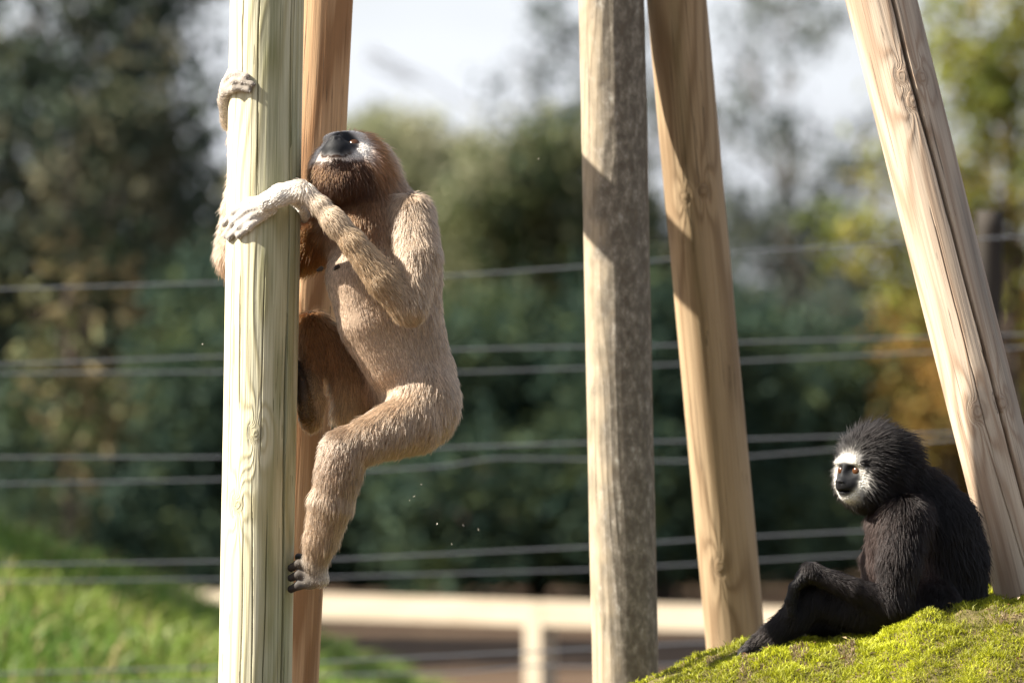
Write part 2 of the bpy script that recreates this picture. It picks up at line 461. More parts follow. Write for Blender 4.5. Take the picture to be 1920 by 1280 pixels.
pole('climbing_pole', 1652, 1973, 66, .30, .14, m_pink, 'pinkish split timber pole leaning behind the black gibbon',
     cracks=[([(.22, -200), (.26, 180), (.34, 500), (.42, 900), (.46, 1400)], 3.1, .045), ([(-.15, 380), (-.1, 900)], .9, .004), ([(-.2, 820), (.1, 1300)], .9, .005)],
     knots=[(.0, 150, 13), (.1, 200, 15), (-.25, 775, 17), (.55, 160, 13), (.5, 770, 13)], stain=[(.85, .42, .9), (-.1, .3, .25)], seed=53, ns=440, dz=.0065)

# ------------------------------------------------------------------ animals: smooth implicit body -> one continuous mesh, then strands of fur
def sd_cone(P, a, b, ra, rb):
    ba = b - a; L2 = max(float(ba @ ba), 1e-12)
    t = np.clip(((P - a) @ ba) / L2, 0, 1)
    return np.linalg.norm(P - a - t[..., None] * ba, axis=-1) - (ra + (rb - ra) * t)

def sd_ell(P, c, Rm, rad):
    q = (P - c) @ Rm.T                      # rows of Rm: local axes
    k0 = np.linalg.norm(q / rad, axis=-1); k1 = np.linalg.norm(q / (rad * rad), axis=-1)
    return k0 * (k0 - 1) / np.maximum(k1, 1e-6)

class Body:
    def __init__(self): self.p = []; self.cid = 0; self.nc = 0
    def cone(self, a, b, ra, rb, k=.012, col='body', fur=.014, flow=None, lift=.35):
        a = np.array(a, float); b = np.array(b, float)
        f = unit(b - a) if flow is None else unit(np.array(flow, float))
        self.p.append(dict(t='c', a=a, b=b, ra=ra, rb=rb, k=k, col=col, fur=fur, flow=f, lift=lift, cid=self.cid if self.cid else -len(self.p) - 1))
    def chain(self, pts, k=.012, **kw):
        """pts: (point, radius) list"""
        self.nc += 1; self.cid = self.nc
        for (p, r), (p2, r2) in zip(pts[:-1], pts[1:]): self.cone(p, p2, r, r2, k, **kw)
        self.cid = 0
    def ell(self, c, Rm, rad, k=.01, col='body', fur=.014, flow=(0, 0, -1), lift=.35, sub=False):
        self.p.append(dict(t='e', c=np.array(c, float), R=np.array(Rm, float), rad=np.array(rad, float), k=k, col=col, fur=fur, flow=unit(np.array(flow, float)), lift=lift, sub=sub))
    def d(self, p, P):
        return sd_cone(P, p['a'], p['b'], p['ra'], p['rb']) if p['t'] == 'c' else sd_ell(P, p['c'], p['R'], p['rad'])
    def bounds(self, p):
        if p['t'] == 'c':
            lo = np.minimum(p['a'] - p['ra'], p['b'] - p['rb']); hi = np.maximum(p['a'] + p['ra'], p['b'] + p['rb'])
        else:
            m = p['rad'].max(); lo = p['c'] - m; hi = p['c'] + m
        return lo, hi
    def mesh(self, h=.0024):
        los, his = zip(*[self.bounds(p) for p in self.p if not p.get('sub')])
        lo = np.min(los, 0) - .012; hi = np.max(his, 0) + .012
        N = np.ceil((hi - lo) / h).astype(int) + 1
        D = np.full(N, .5, np.float32)
        groups, last = [], None
        for p in self.p:
            c = p.get('cid')
            if c is not None and c == last: groups[-1].append(p)
            else: groups.append([p])
            last = c
        for gp_ in groups:
            p = gp_[0]
            bb = [self.bounds(x) for x in gp_]; a = np.min([x[0] for x in bb], 0); b = np.max([x[1] for x in bb], 0); mg = max(p['k'], .006) + 2 * h
            i0 = np.clip(np.floor((a - mg - lo) / h).astype(int), 0, N - 1); i1 = np.clip(np.ceil((b + mg - lo) / h).astype(int) + 1, 1, N)
            X, Y, Z = np.meshgrid(*[lo[i] + h * np.arange(i0[i], i1[i]) for i in range(3)], indexing='ij')
            G_ = np.stack([X, Y, Z], -1)
            d = self.d(p, G_)
            for x in gp_[1:]:
                e = self.d(x, G_); kk = .004
                hh = np.clip(.5 + .5 * (e - d) / kk, 0, 1); d = e * (1 - hh) + d * hh - kk * hh * (1 - hh)
            d = d.astype(np.float32)
            s = np.s_[i0[0]:i1[0], i0[1]:i1[1], i0[2]:i1[2]]
            E = D[s]; k = p['k']
            if p.get('sub'):
                hh = np.clip(.5 - .5 * (E + d) / k, 0, 1); D[s] = E * (1 - hh) + (-d) * hh + k * hh * (1 - hh)
            else:
                hh = np.clip(.5 + .5 * (d - E) / k, 0, 1); D[s] = d * (1 - hh) + E * hh - k * hh * (1 - hh)
        return surface_nets(D, lo, h)

def surface_nets(D, lo, h):
    S = D < 0
    c = np.zeros(np.array(D.shape) - 1, np.int8)
    for i in (0, 1):
        for j in (0, 1):
            for k in (0, 1):
                c += S[i:S.shape[0] - 1 + i, j:S.shape[1] - 1 + j, k:S.shape[2] - 1 + k]
    act = np.argwhere((c > 0) & (c < 8))
    idx = np.full(c.shape, -1, np.int32); idx[tuple(act.T)] = np.arange(len(act))
    acc = np.zeros((len(act), 3)); cnt = np.zeros(len(act))
    corners = [(i, j, k) for i in (0, 1) for j in (0, 1) for k in (0, 1)]
    for a in corners:
        for ax in range(3):
            if a[ax]: continue
            b = list(a); b[ax] = 1
            ca = act + np.array(a); cb = act + np.array(b)
            va = D[tuple(ca.T)]; vb = D[tuple(cb.T)]
            m = (va < 0) != (vb < 0)
            t = np.where(m, va / np.where(m, va - vb, 1), 0)
            p = np.array(a, float)[None] + t[:, None] * np.eye(3)[ax]
            acc[m] += p[m]; cnt[m] += 1
    V = lo + h * (act + acc / cnt[:, None])
    quads = []
    for ax in range(3):
        b, c_ = (ax + 1) % 3, (ax + 2) % 3
        s0 = [slice(None)] * 3; s1 = [slice(None)] * 3
        s0[ax] = slice(0, -1); s1[ax] = slice(1, None)
        A = S[tuple(s0)]; B = S[tuple(s1)]
        e = np.argwhere(A != B)
        ok = (e[:, b] > 0) & (e[:, c_] > 0) & (e[:, b] < D.shape[b] - 1) & (e[:, c_] < D.shape[c_] - 1)
        e = e[ok]
        inside_first = A[tuple(e.T)]
        def cell(db, dc):
            q = e.copy(); q[:, b] -= db; q[:, c_] -= dc
            return idx[tuple(q.T)]
        Q = np.stack([cell(1, 1), cell(0, 1), cell(0, 0), cell(1, 0)], 1)
        Q[~inside_first] = Q[~inside_first][:, ::-1]
        quads.append(Q)
    F = np.vstack(quads)
    # light relaxation
    nbr = np.zeros_like(V); ct = np.zeros(len(V))
    E = np.vstack([F[:, [0, 1]], F[:, [1, 2]], F[:, [2, 3]], F[:, [3, 0]]])
    for _ in range(2):
        nbr[:] = 0; ct[:] = 0
        for a, b in ((0, 1), (1, 0)):
            for ax in range(3): nbr[:, ax] += np.bincount(E[:, a], V[E[:, b], ax], len(V))
            ct += np.bincount(E[:, a], minlength=len(V))
        V = V * .5 + .5 * nbr / ct[:, None]
    return V, F

def vnormals(V, F):
    n = np.cross(V[F[:, 2]] - V[F[:, 0]], V[F[:, 3]] - V[F[:, 1]])
    out = np.zeros_like(V)
    for i in range(4):
        for ax in range(3): out[:, ax] += np.bincount(F[:, i], n[:, ax], len(V))
    return unit(out)

def head_frame(f, u):
    f = unit(f); u = unit(np.array(u, float) - f * (np.array(u, float) @ f)); l = np.cross(u, f)
    return np.array([l, u, f])             # rows: left, up, forward

def add_head(B, c, Rm, ruff=.022, s=1.0, mouth=True):
    def w(l, u, f): return c + s * (l * Rm[0] + u * Rm[1] + f * Rm[2])
    def rr(*a): return np.array(a) * s
    fl = -Rm[2] * .8 - Rm[1] * .35
    B.ell(w(0, .008, -.012), Rm, rr(.050, .050, .056), .02, 'head', ruff, fl, .4)
    B.ell(w(0, -.012, .020), Rm, rr(.042, .044, .034), .015, 'head', ruff * .7, fl, .45)      # cheeks and face mass
    B.ell(w(0, -.019, .046), Rm, rr(.021, .019, .023), .012, 'head', 0, fl)                   # upper muzzle
    B.ell(w(0, -.034, .040), Rm, rr(.018, .010, .022), .003, 'head', 0, fl)                   # lower jaw
    B.ell(w(0, .016, .045), Rm, rr(.030, .0065, .011), .008, 'head', 0, fl)                   # brow ridge
    B.ell(w(0, -.002, .052), Rm, rr(.0055, .014, .010), .008, 'head', 0, fl)                  # bridge of the nose
    B.ell(w(0, -.012, .066), Rm, rr(.0085, .0055, .0065), .006, 'head', 0, fl)                # nose tip
    for sgn in (-1, 1):
        B.ell(w(sgn * .016, .004, .061), Rm, rr(.0105, .0078, .012), .006, 'head', 0, fl, sub=True)
        B.ell(w(sgn * .0046, -.0145, .072), Rm, rr(.0026, .0022, .005), .002, 'head', 0, fl, sub=True)
        B.ell(w(sgn * .046, .0, -.012), Rm, rr(.008, .014, .009), .006, 'head', ruff * .5, fl)    # ears
    if mouth: B.ell(w(0, -.0275, .064), Rm, rr(.017, .0012, .012), .002, 'head', 0, fl, sub=True)       # mouth line

def strands(name, roots, dirs, nrm, lengths, cols, radius, mat, parent, seed, droop=.15, curl=.25, npts=4):
    """one hair object: a strand per root, bending from its lift towards the lie of the coat"""
    n = len(roots); rs = np.random.default_rng(seed)
    wig = np.stack([fbm(roots * 90, seed + 1, 3), fbm(roots * 90, seed + 2, 3), fbm(roots * 90, seed + 3, 3)], 1) * curl
    d = unit(dirs + wig + rs.normal(size=(n, 3)) * .08)
    pts = np.zeros((n, npts, 3), np.float32); p = roots.copy(); step = lengths[:, None] / (npts - 1)
    kink = rs.normal(size=(n, 3)) * .04
    for i in range(npts):
        pts[:, i] = p
        p = p + d * step
        d = unit(d + np.array([0, 0, -droop]) - nrm * .10 + kink)
    cu = bpy.data.hair_curves.new(name)
    cu.add_curves([npts] * n)
    cu.attributes['position'].data.foreach_set('vector', pts.reshape(-1))
    ra = cu.attributes.get('radius') or cu.attributes.new('radius', 'FLOAT', 'POINT')
    prof = np.array([1.0, .9, .65, .18][:npts], np.float32)
    ra.data.foreach_set('value', (radius * rs.uniform(.7, 1.25, (n, 1)) * prof[None]).astype(np.float32).ravel())
    ca = cu.attributes.new('tint', 'FLOAT_COLOR', 'CURVE')
    c4 = np.ones((n, 4), np.float32); c4[:, :3] = np.clip(cols, 0, 1)
    ca.data.foreach_set('color', c4.ravel())
    cu.materials.append(mat)
    return link(name, cu, parent)

def fur_mat(name, rough=.4, radial=.6, share=.45):
    M = Mat(name)
    c = M.attr('tint')
    hb = M.new('ShaderNodeBsdfHairPrincipled')
    hb.parametrization = 'COLOR'
    M.l.new(c, hb.inputs['Color'])
    hb.inputs['Roughness'].default_value = rough
    hb.inputs['Radial Roughness'].default_value = radial
    hb.inputs['Coat'].default_value = 0.0
    M.base(c, .55, .2)
    mx = M.new('ShaderNodeMixShader'); mx.inputs[0].default_value = share
    M.l.new(M.b.outputs[0], mx.inputs[1]); M.l.new(hb.outputs[0], mx.inputs[2])
    M.l.new(mx.outputs[0], M.n['Material Output'].inputs[0])
    return M.m

def skin_mat(name):
    M = Mat(name); v = M.coord((1, 1, 1))
    M.bump(M.noise(v, 260, 3, .6), .25, .001)
    return M.base(M.attr('tint'), .65, .2)

def eye_mat():
    M = Mat('amber_eye')
    tc = M.new('ShaderNodeTexCoord'); sp = M.new('ShaderNodeSeparateXYZ'); M.l.new(tc.outputs['Object'], sp.inputs[0])
    c = M.ramp(M.math('MULTIPLY', sp.outputs['Z'], 1.0), [(0.0, (.05, .03, .02)), (.0058, (.05, .03, .02)), (.0062, (.07, .028, .010)), (.0078, (.09, .035, .012)), (.0079, (.004, .004, .004))])
    return M.base(c, .22, .3)
EYE = eye_mat(); SKIN = skin_mat('gibbon_skin_and_undercoat'); FUR = fur_mat('gibbon_fur'); FUR_DARK = fur_mat('black_gibbon_fur', .45, .6, .22)

def eyeball(parent, c, fwd, r=.0092):
    nu, nv = 20, 12
    V = [(0, 0, -r)]; F = []
    for i in range(1, nv):
        th = math.pi * i / nv
        for j in range(nu):
            V.append((r * math.sin(th) * math.cos(2 * math.pi * j / nu), r * math.sin(th) * math.sin(2 * math.pi * j / nu), -r * math.cos(th)))
    V.append((0, 0, r))
    me = bpy.data.meshes.new('eye')
    for j in range(nu): F.append((0, 1 + (j + 1) % nu, 1 + j))
    for i in range(nv - 2):
        for j in range(nu):
            a = 1 + i * nu + j; b = 1 + i * nu + (j + 1) % nu
            F.append((a, b, b + nu, a + nu))
    for j in range(nu): F.append((1 + (nv - 2) * nu + j, 1 + (nv - 2) * nu + (j + 1) % nu, len(V) - 1))
    me.from_pydata(V, [], F); me.materials.append(EYE)
    me.polygons.foreach_set('use_smooth', [True] * len(me.polygons))
    o = bpy.data.objects.new('eye', me); COL.objects.link(o)
    o.parent = parent
    o.location = Vector(c) - Vector(parent.location)
    o.rotation_mode = 'QUATERNION'; o.rotation_quaternion = Vector((0, 0, 1)).rotation_difference(Vector(fwd))
    return o

def finish(root, B, palette, headc, Rm, hs, head_cols, n_hair, seed, h=.0024, radius=.00042, colour_fn=None, droop=.12, curl=.25, tone=1.15, tail=1.4, fm=None):
    """mesh, coat colours and fur of one animal"""
    V, F = B.mesh(h)
    N = vnormals(V, F)
    solid = [p for p in B.p if not p.get('sub')]
    W = np.zeros((len(V), len(solid)), np.float32)
    for i, p in enumerate(solid): W[:, i] = B.d(p, V)
    W = np.exp(-(W - W.min(1, keepdims=True)) / .009); W /= W.sum(1, keepdims=True)
    col = W @ np.array([palette[p['col']] for p in solid]); fur = W @ np.array([p['fur'] for p in solid])
    flow = W @ np.array([p['flow'] for p in solid]); lift = W @ np.array([p['lift'] for p in solid])
    isbare = W @ np.array([1.0 if p['fur'] == 0 else 0.0 for p in solid])
    hw = W @ np.array([1.0 if p['col'] == 'head' else 0.0 for p in solid])
    # face markings in the head's own frame
    q = ((V - headc) @ Rm.T) / hs
    a, b, c = q[:, 0], q[:, 1], q[:, 2]
    rr = np.hypot(a / np.where(b > -.01, .95, .88), np.where(b + .010 > 0, (b + .010) / 1.02, (b + .010) / 1.02))
    rn = rr + .0014 * fbm(V * 160, seed + 60, 2)
    rg_ = np.hypot(a / head_cols.get('lat', .84), (b + .010) / 1.02) + .0012 * fbm(V * 160, seed + 61, 2)
    front = 1 / (1 + np.exp(-(c - .018) / .002))
    chin = np.clip((-b - .018) / .012, 0, 1)
    skin = front / (1 + np.exp((rn - head_cols['r_skin'] - chin * head_cols.get('chin_skin', 0)) / .0012))
    ring = front / (1 + np.exp((rg_ - head_cols['r_ring'] - chin * head_cols.get('chin_ring', 0)) / .0013))
    ring = ring * np.clip(hw * 1.6, 0, 1); skin = skin * np.clip(hw * 1.6, 0, 1)
    hc = col * (1 - ring[:, None]) + ring[:, None] * np.array(head_cols['ring'])
    # a pale muzzle rim under the lip when asked
    col2 = hc * (1 - skin[:, None]) + skin[:, None] * np.array(head_cols['skin'])
    fur = fur * (1 - ring) + ring * .0034
    fur = fur * (1 - skin)
    if colour_fn is not None: col2, fur = colour_fn(V, N, col2, fur, q, hw)
    me = np_mesh('body', V, F, SKIN, attrs={'tint': np.clip(col2 ** tone * .6, 0, 1)})
    body = link('body', me, root)
    # strands
    rs = np.random.default_rng(seed)
    T = np.vstack([F[:, [0, 1, 2]], F[:, [0, 2, 3]]])
    ar = np.linalg.norm(np.cross(V[T[:, 1]] - V[T[:, 0]], V[T[:, 2]] - V[T[:, 0]]), axis=1)
    wgt = ar * (fur[T].mean(1) > .0012) * (1 + 1.2 * hw[T].mean(1))
    pick = rs.choice(len(T), n_hair, p=wgt / wgt.sum())
    uv = rs.uniform(size=(n_hair, 2)); fl = uv.sum(1) > 1; uv[fl] = 1 - uv[fl]
    bc = np.stack([1 - uv.sum(1), uv[:, 0], uv[:, 1]], 1)[:, :, None]
    def samp(A):
        A = A if A.ndim == 2 else A[:, None]
        return (A[T[pick]] * bc).sum(1)
    rt = samp(V); nn = unit(samp(N)); ff = samp(flow); lf = samp(lift); ln = samp(fur)[:, 0]; cc = samp(col2); rg = samp(ring)
    ff = ff - nn * (ff * nn).sum(1, keepdims=True); ff = unit(ff)
    # in the face the coat radiates outwards
    rad = samp(q); rdir = unit((rad[:, 0:1]) * Rm[0] + (rad[:, 1:2] + .01) * Rm[1])
    ff = unit(ff * (1 - rg) + rg * rdir)
    lf = lf * rs.uniform(.5, 1.5, lf.shape)
    dr = unit(ff * (1 - .55 * lf) + nn * lf)
    ln = ln * np.where((rs.uniform(size=n_hair) < .13) & (rg[:, 0] < .3), tail, rs.uniform(.55, 1.15, n_hair)) * (1 + .25 * fbm(rt * 45, seed + 5, 2))
    cc = np.clip(cc, 0, 1) ** tone * (1 + .22 * fbm(rt * 70, seed + 9, 2)[:, None]) * rs.uniform(.5, 1.5, (n_hair, 1))
    fo = strands('fur', rt - nn * .0006, dr, nn, ln, cc, radius, fm or FUR, root, seed, droop, curl)
    fo['kind'] = 'stuff'
    for sgn in (-1, 1):
        e = headc + hs * (sgn * .016 * Rm[0] + .003 * Rm[1] + .0428 * Rm[2])
        eyeball(root, e, unit(Rm[2] + sgn * .12 * Rm[0]), .0084 * hs)
    return body

mm = lambda px: px / PXM

# --- tan gibbon climbing the pale pole
def tan_gibbon():
    root = empty('gibbon', tuple(at(600, 1085, 0)))
    B = Body()
    FR = 7.0
    def pt(px, py, dy, r): return (at(px, py, dy), mm(r - FR))
    # trunk
    B.chain([pt(792, 770, .03, 62), pt(770, 690, .025, 84), pt(735, 600, .02, 100), pt(722, 515, .02, 112), pt(728, 440, .02, 92), pt(705, 385, .015, 62)], .03, col='body', fur=.013, flow=(.15, 0, -1), lift=.22)
    B.chain([pt(672, 520, -.025, 62), pt(695, 600, -.025, 66), pt(735, 680, -.02, 58)], .025, col='belly', fur=.007, flow=(.35, 0, -1), lift=.15)
    B.cone(at(795, 740, .02), at(785, 775, .005), mm(58), mm(58), .03, 'body', .014, (.1, 0, -1))
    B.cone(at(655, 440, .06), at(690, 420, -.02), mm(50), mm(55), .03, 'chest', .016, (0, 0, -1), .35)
    # near arm
    B.chain([pt(772, 405, -.045, 48), pt(786, 480, -.085, 46), pt(770, 568, -.115, 38)], .016, col='upperarm', fur=.016, flow=(.1, 0, -1), lift=.25)
    B.chain([pt(764, 576, -.115, 36), pt(715, 522, -.125, 36), pt(660, 452, -.125, 29), pt(624, 412, -.117, 26)], .012, col='forearm', fur=.013, flow=(.7, 0, -.7), lift=.22)
    B.chain([pt(630, 418, -.118, 26), pt(598, 384, -.109, 24), pt(575, 364, -.102, 24)], .012, col='wrist', fur=.011, flow=(.7, 0, -.7), lift=.2)
    B.chain([pt(562, 357, -.098, 27), pt(528, 365, -.094, 27), pt(500, 378, -.084, 25)], .012, col='hand', fur=.008, flow=(-1, 0, -.4), lift=.2)
    def surf(px, py, r):   # depth of a finger of radius r lying on the pale pole
        cx = 501 - 22.5 * py / 1280; u = min(1.0, abs(px - cx) / (69.5 + r))
        return -mm(69.5 + r) * math.sqrt(max(0, 1 - u * u))
    def finger(pts, r0=9.0, r1=6.6, col='hand', fur=.004):
        n = len(pts)
        ch = []
        for i, p in enumerate(pts):
            r = r0 + (r1 - r0) * i / (n - 1)
            dy = p[2] if len(p) > 2 else surf(p[0], p[1], r * .8)
            ch.append((at(p[0], p[1], dy), mm(r)))
        B.chain(ch, .0025, col=col, fur=fur, flow=(-1, 0, -.7), lift=.12)
        e = ch[-1][0]
        B.cone(e, e + unit(ch[-1][0] - ch[-2][0]) * .003, mm(r1 * .8), mm(r1 * .55), .003, 'nail', 0)
    finger([(505, 372, -.083), (470, 378), (440, 396), (421, 420, -.022)])
    finger([(503, 380, -.084), (466, 392), (438, 416), (424, 442, -.026)])
    finger([(505, 388, -.082), (476, 402), (450, 424), (430, 446)])
    finger([(512, 392, -.080), (492, 406), (468, 424), (448, 441)])
    finger([(548, 372, -.085), (566, 388, -.055), (573, 402, -.02), (571, 412, .01)], 9, 7)
    # far arm: behind the pole, elbow showing on its left, hand wrapped on from the left
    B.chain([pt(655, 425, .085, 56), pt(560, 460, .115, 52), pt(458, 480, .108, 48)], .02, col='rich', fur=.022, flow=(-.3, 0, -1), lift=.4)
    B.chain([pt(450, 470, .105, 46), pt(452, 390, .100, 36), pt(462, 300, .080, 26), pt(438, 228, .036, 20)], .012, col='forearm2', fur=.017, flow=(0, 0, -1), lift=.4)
    B.chain([pt(430, 228, .030, 22), pt(424, 190, .006, 22), pt(427, 165, -.014, 22)], .010, col='hand2', fur=.005, flow=(0, 0, 1), lift=.2)
    finger([(422, 156, -.016), (432, 142, -.040), (446, 139), (463, 143)], 8, 6, 'hand2')
    finger([(424, 165, -.018), (438, 153, -.046), (455, 152), (473, 158)], 8, 6, 'hand2')
    finger([(425, 172, -.018), (440, 165, -.046), (452, 164), (466, 169)], 8, 6, 'hand2')
    finger([(426, 150, .012), (434, 136, .03), (452, 131, .05)], 8, 6.5, 'hand2')
    finger([(424, 195, .012), (432, 186, .04), (446, 184, .06)], 8.5, 7, 'hand2')
    # near leg
    B.chain([pt(792, 758, -.02, 68), pt(772, 790, -.045, 63), pt(735, 806, -.07, 55), pt(690, 824, -.092, 47), pt(648, 842, -.10, 41)], .03, col='thigh', fur=.017, flow=(-.3, 0, -1), lift=.2)
    B.chain([pt(644, 846, -.10, 41), pt(637, 880, -.095, 42)], .025, col='knee', fur=.015, flow=(-.1, 0, -1), lift=.2)
    B.chain([pt(637, 880, -.095, 42), pt(623, 935, -.088, 46), pt(604, 1005, -.07, 37), pt(590, 1055, -.052, 27)], .025, col='shank', fur=.019, flow=(-.1, 0, -1), lift=.2)
    B.chain([pt(590, 1055, -.050, 28), pt(598, 1082, -.048, 24), pt(580, 1088, -.045, 24)], .012, col='foot', fur=.006, flow=(.2, 0, -1), lift=.2)
    for i, (y0, y1, y2) in enumerate(((1064, 1056, 1064), (1080, 1077, 1083), (1094, 1097, 1104))):
        finger([(580, y0, -.050), (560, y1, -.050), (546, y2, -.038)], 8.5, 7.5, 'toe', 0)
    finger([(586, 1058, -.035), (572, 1046, -.01), (560, 1044, .02)], 10, 8, 'toe', 0)
    # far leg
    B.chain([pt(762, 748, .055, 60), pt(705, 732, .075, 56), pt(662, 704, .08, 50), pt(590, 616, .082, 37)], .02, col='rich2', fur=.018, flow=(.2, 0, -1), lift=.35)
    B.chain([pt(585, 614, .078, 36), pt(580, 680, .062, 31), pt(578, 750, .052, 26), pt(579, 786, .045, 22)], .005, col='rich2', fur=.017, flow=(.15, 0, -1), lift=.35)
    B.chain([(at(576, 780, .030), mm(15)), (at(570, 748, .026), mm(12)), (at(566, 715, .024), mm(10))], .006, col='sole', fur=0)
    B.chain([(at(588, 790, .042), mm(14)), (at(588, 750, .044), mm(18)), (at(582, 715, .044), mm(14))], .008, col='pale2', fur=.010, flow=(-.2, 0, -1), lift=.3)
    for i_ in range(3): finger([(569, 722 - 8 * i_, .026 + .012 * i_), (563, 706 - 8 * i_, .022 + .012 * i_), (558, 697 - 8 * i_, .010 + .012 * i_)], 8, 6.5, 'toe', 0)
    B.chain([pt(665, 735, .070, 46), pt(655, 764, .066, 36)], .02, col='pale2', fur=.022, flow=(.1, 0, -1), lift=.4)
    # head thrown back
    hc = at(657, 324, -.008); Rm = head_frame((-.24, -.60, .76), (.22, .75, .62))
    hs = 1.19
    B.chain([(at(708, 395, .015), mm(60)), (at(680, 345, -.005), mm(52))], .03, col='throat', fur=.018, flow=(0, 0, -1), lift=.5)
    add_head(B, hc, Rm, .024, hs, mouth=False)
    # nipples
    for (px, py, dy) in ((634, 500, -.078), (603, 503, -.02)):
        B.cone(at(px, py, dy), at(px - 7, py + 4, dy - .006), .004, .0032, .003, 'nail', 0)
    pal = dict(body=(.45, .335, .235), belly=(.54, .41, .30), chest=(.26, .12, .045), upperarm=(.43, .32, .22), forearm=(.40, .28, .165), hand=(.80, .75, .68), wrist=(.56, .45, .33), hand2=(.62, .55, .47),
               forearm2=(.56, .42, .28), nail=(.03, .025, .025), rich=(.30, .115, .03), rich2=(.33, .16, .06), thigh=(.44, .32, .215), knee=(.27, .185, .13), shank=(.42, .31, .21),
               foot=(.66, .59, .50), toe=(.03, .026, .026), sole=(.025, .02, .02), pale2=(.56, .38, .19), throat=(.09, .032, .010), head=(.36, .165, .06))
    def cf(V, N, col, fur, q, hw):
        # paler crown, dark throat coat, with the head's shade painted in under the chin
        crown = np.clip(np.clip((q[:, 1] - .005) / .03, 0, 1) + np.clip((-q[:, 2] - .008) / .03, 0, 1) * np.clip((q[:, 0] - .01) / .02, 0, 1), 0, 1) * np.clip(hw * 1.5, 0, 1) * (q[:, 2] < .02)
        col = col * (1 - .75 * crown[:, None]) + .75 * crown[:, None] * np.array([.56, .42, .29])
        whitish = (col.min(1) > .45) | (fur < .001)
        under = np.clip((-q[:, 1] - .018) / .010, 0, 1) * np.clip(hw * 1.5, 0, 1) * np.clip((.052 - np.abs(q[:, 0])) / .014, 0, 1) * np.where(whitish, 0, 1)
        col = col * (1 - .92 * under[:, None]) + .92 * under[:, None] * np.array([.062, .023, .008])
        return col, fur
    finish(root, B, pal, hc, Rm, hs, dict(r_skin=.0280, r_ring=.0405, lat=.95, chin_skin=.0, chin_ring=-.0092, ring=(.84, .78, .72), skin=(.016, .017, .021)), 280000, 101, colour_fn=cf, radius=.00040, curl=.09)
    tag(root, 'tan furred gibbon clinging to the pale pole with its head thrown back', 'gibbon')
tan_gibbon()

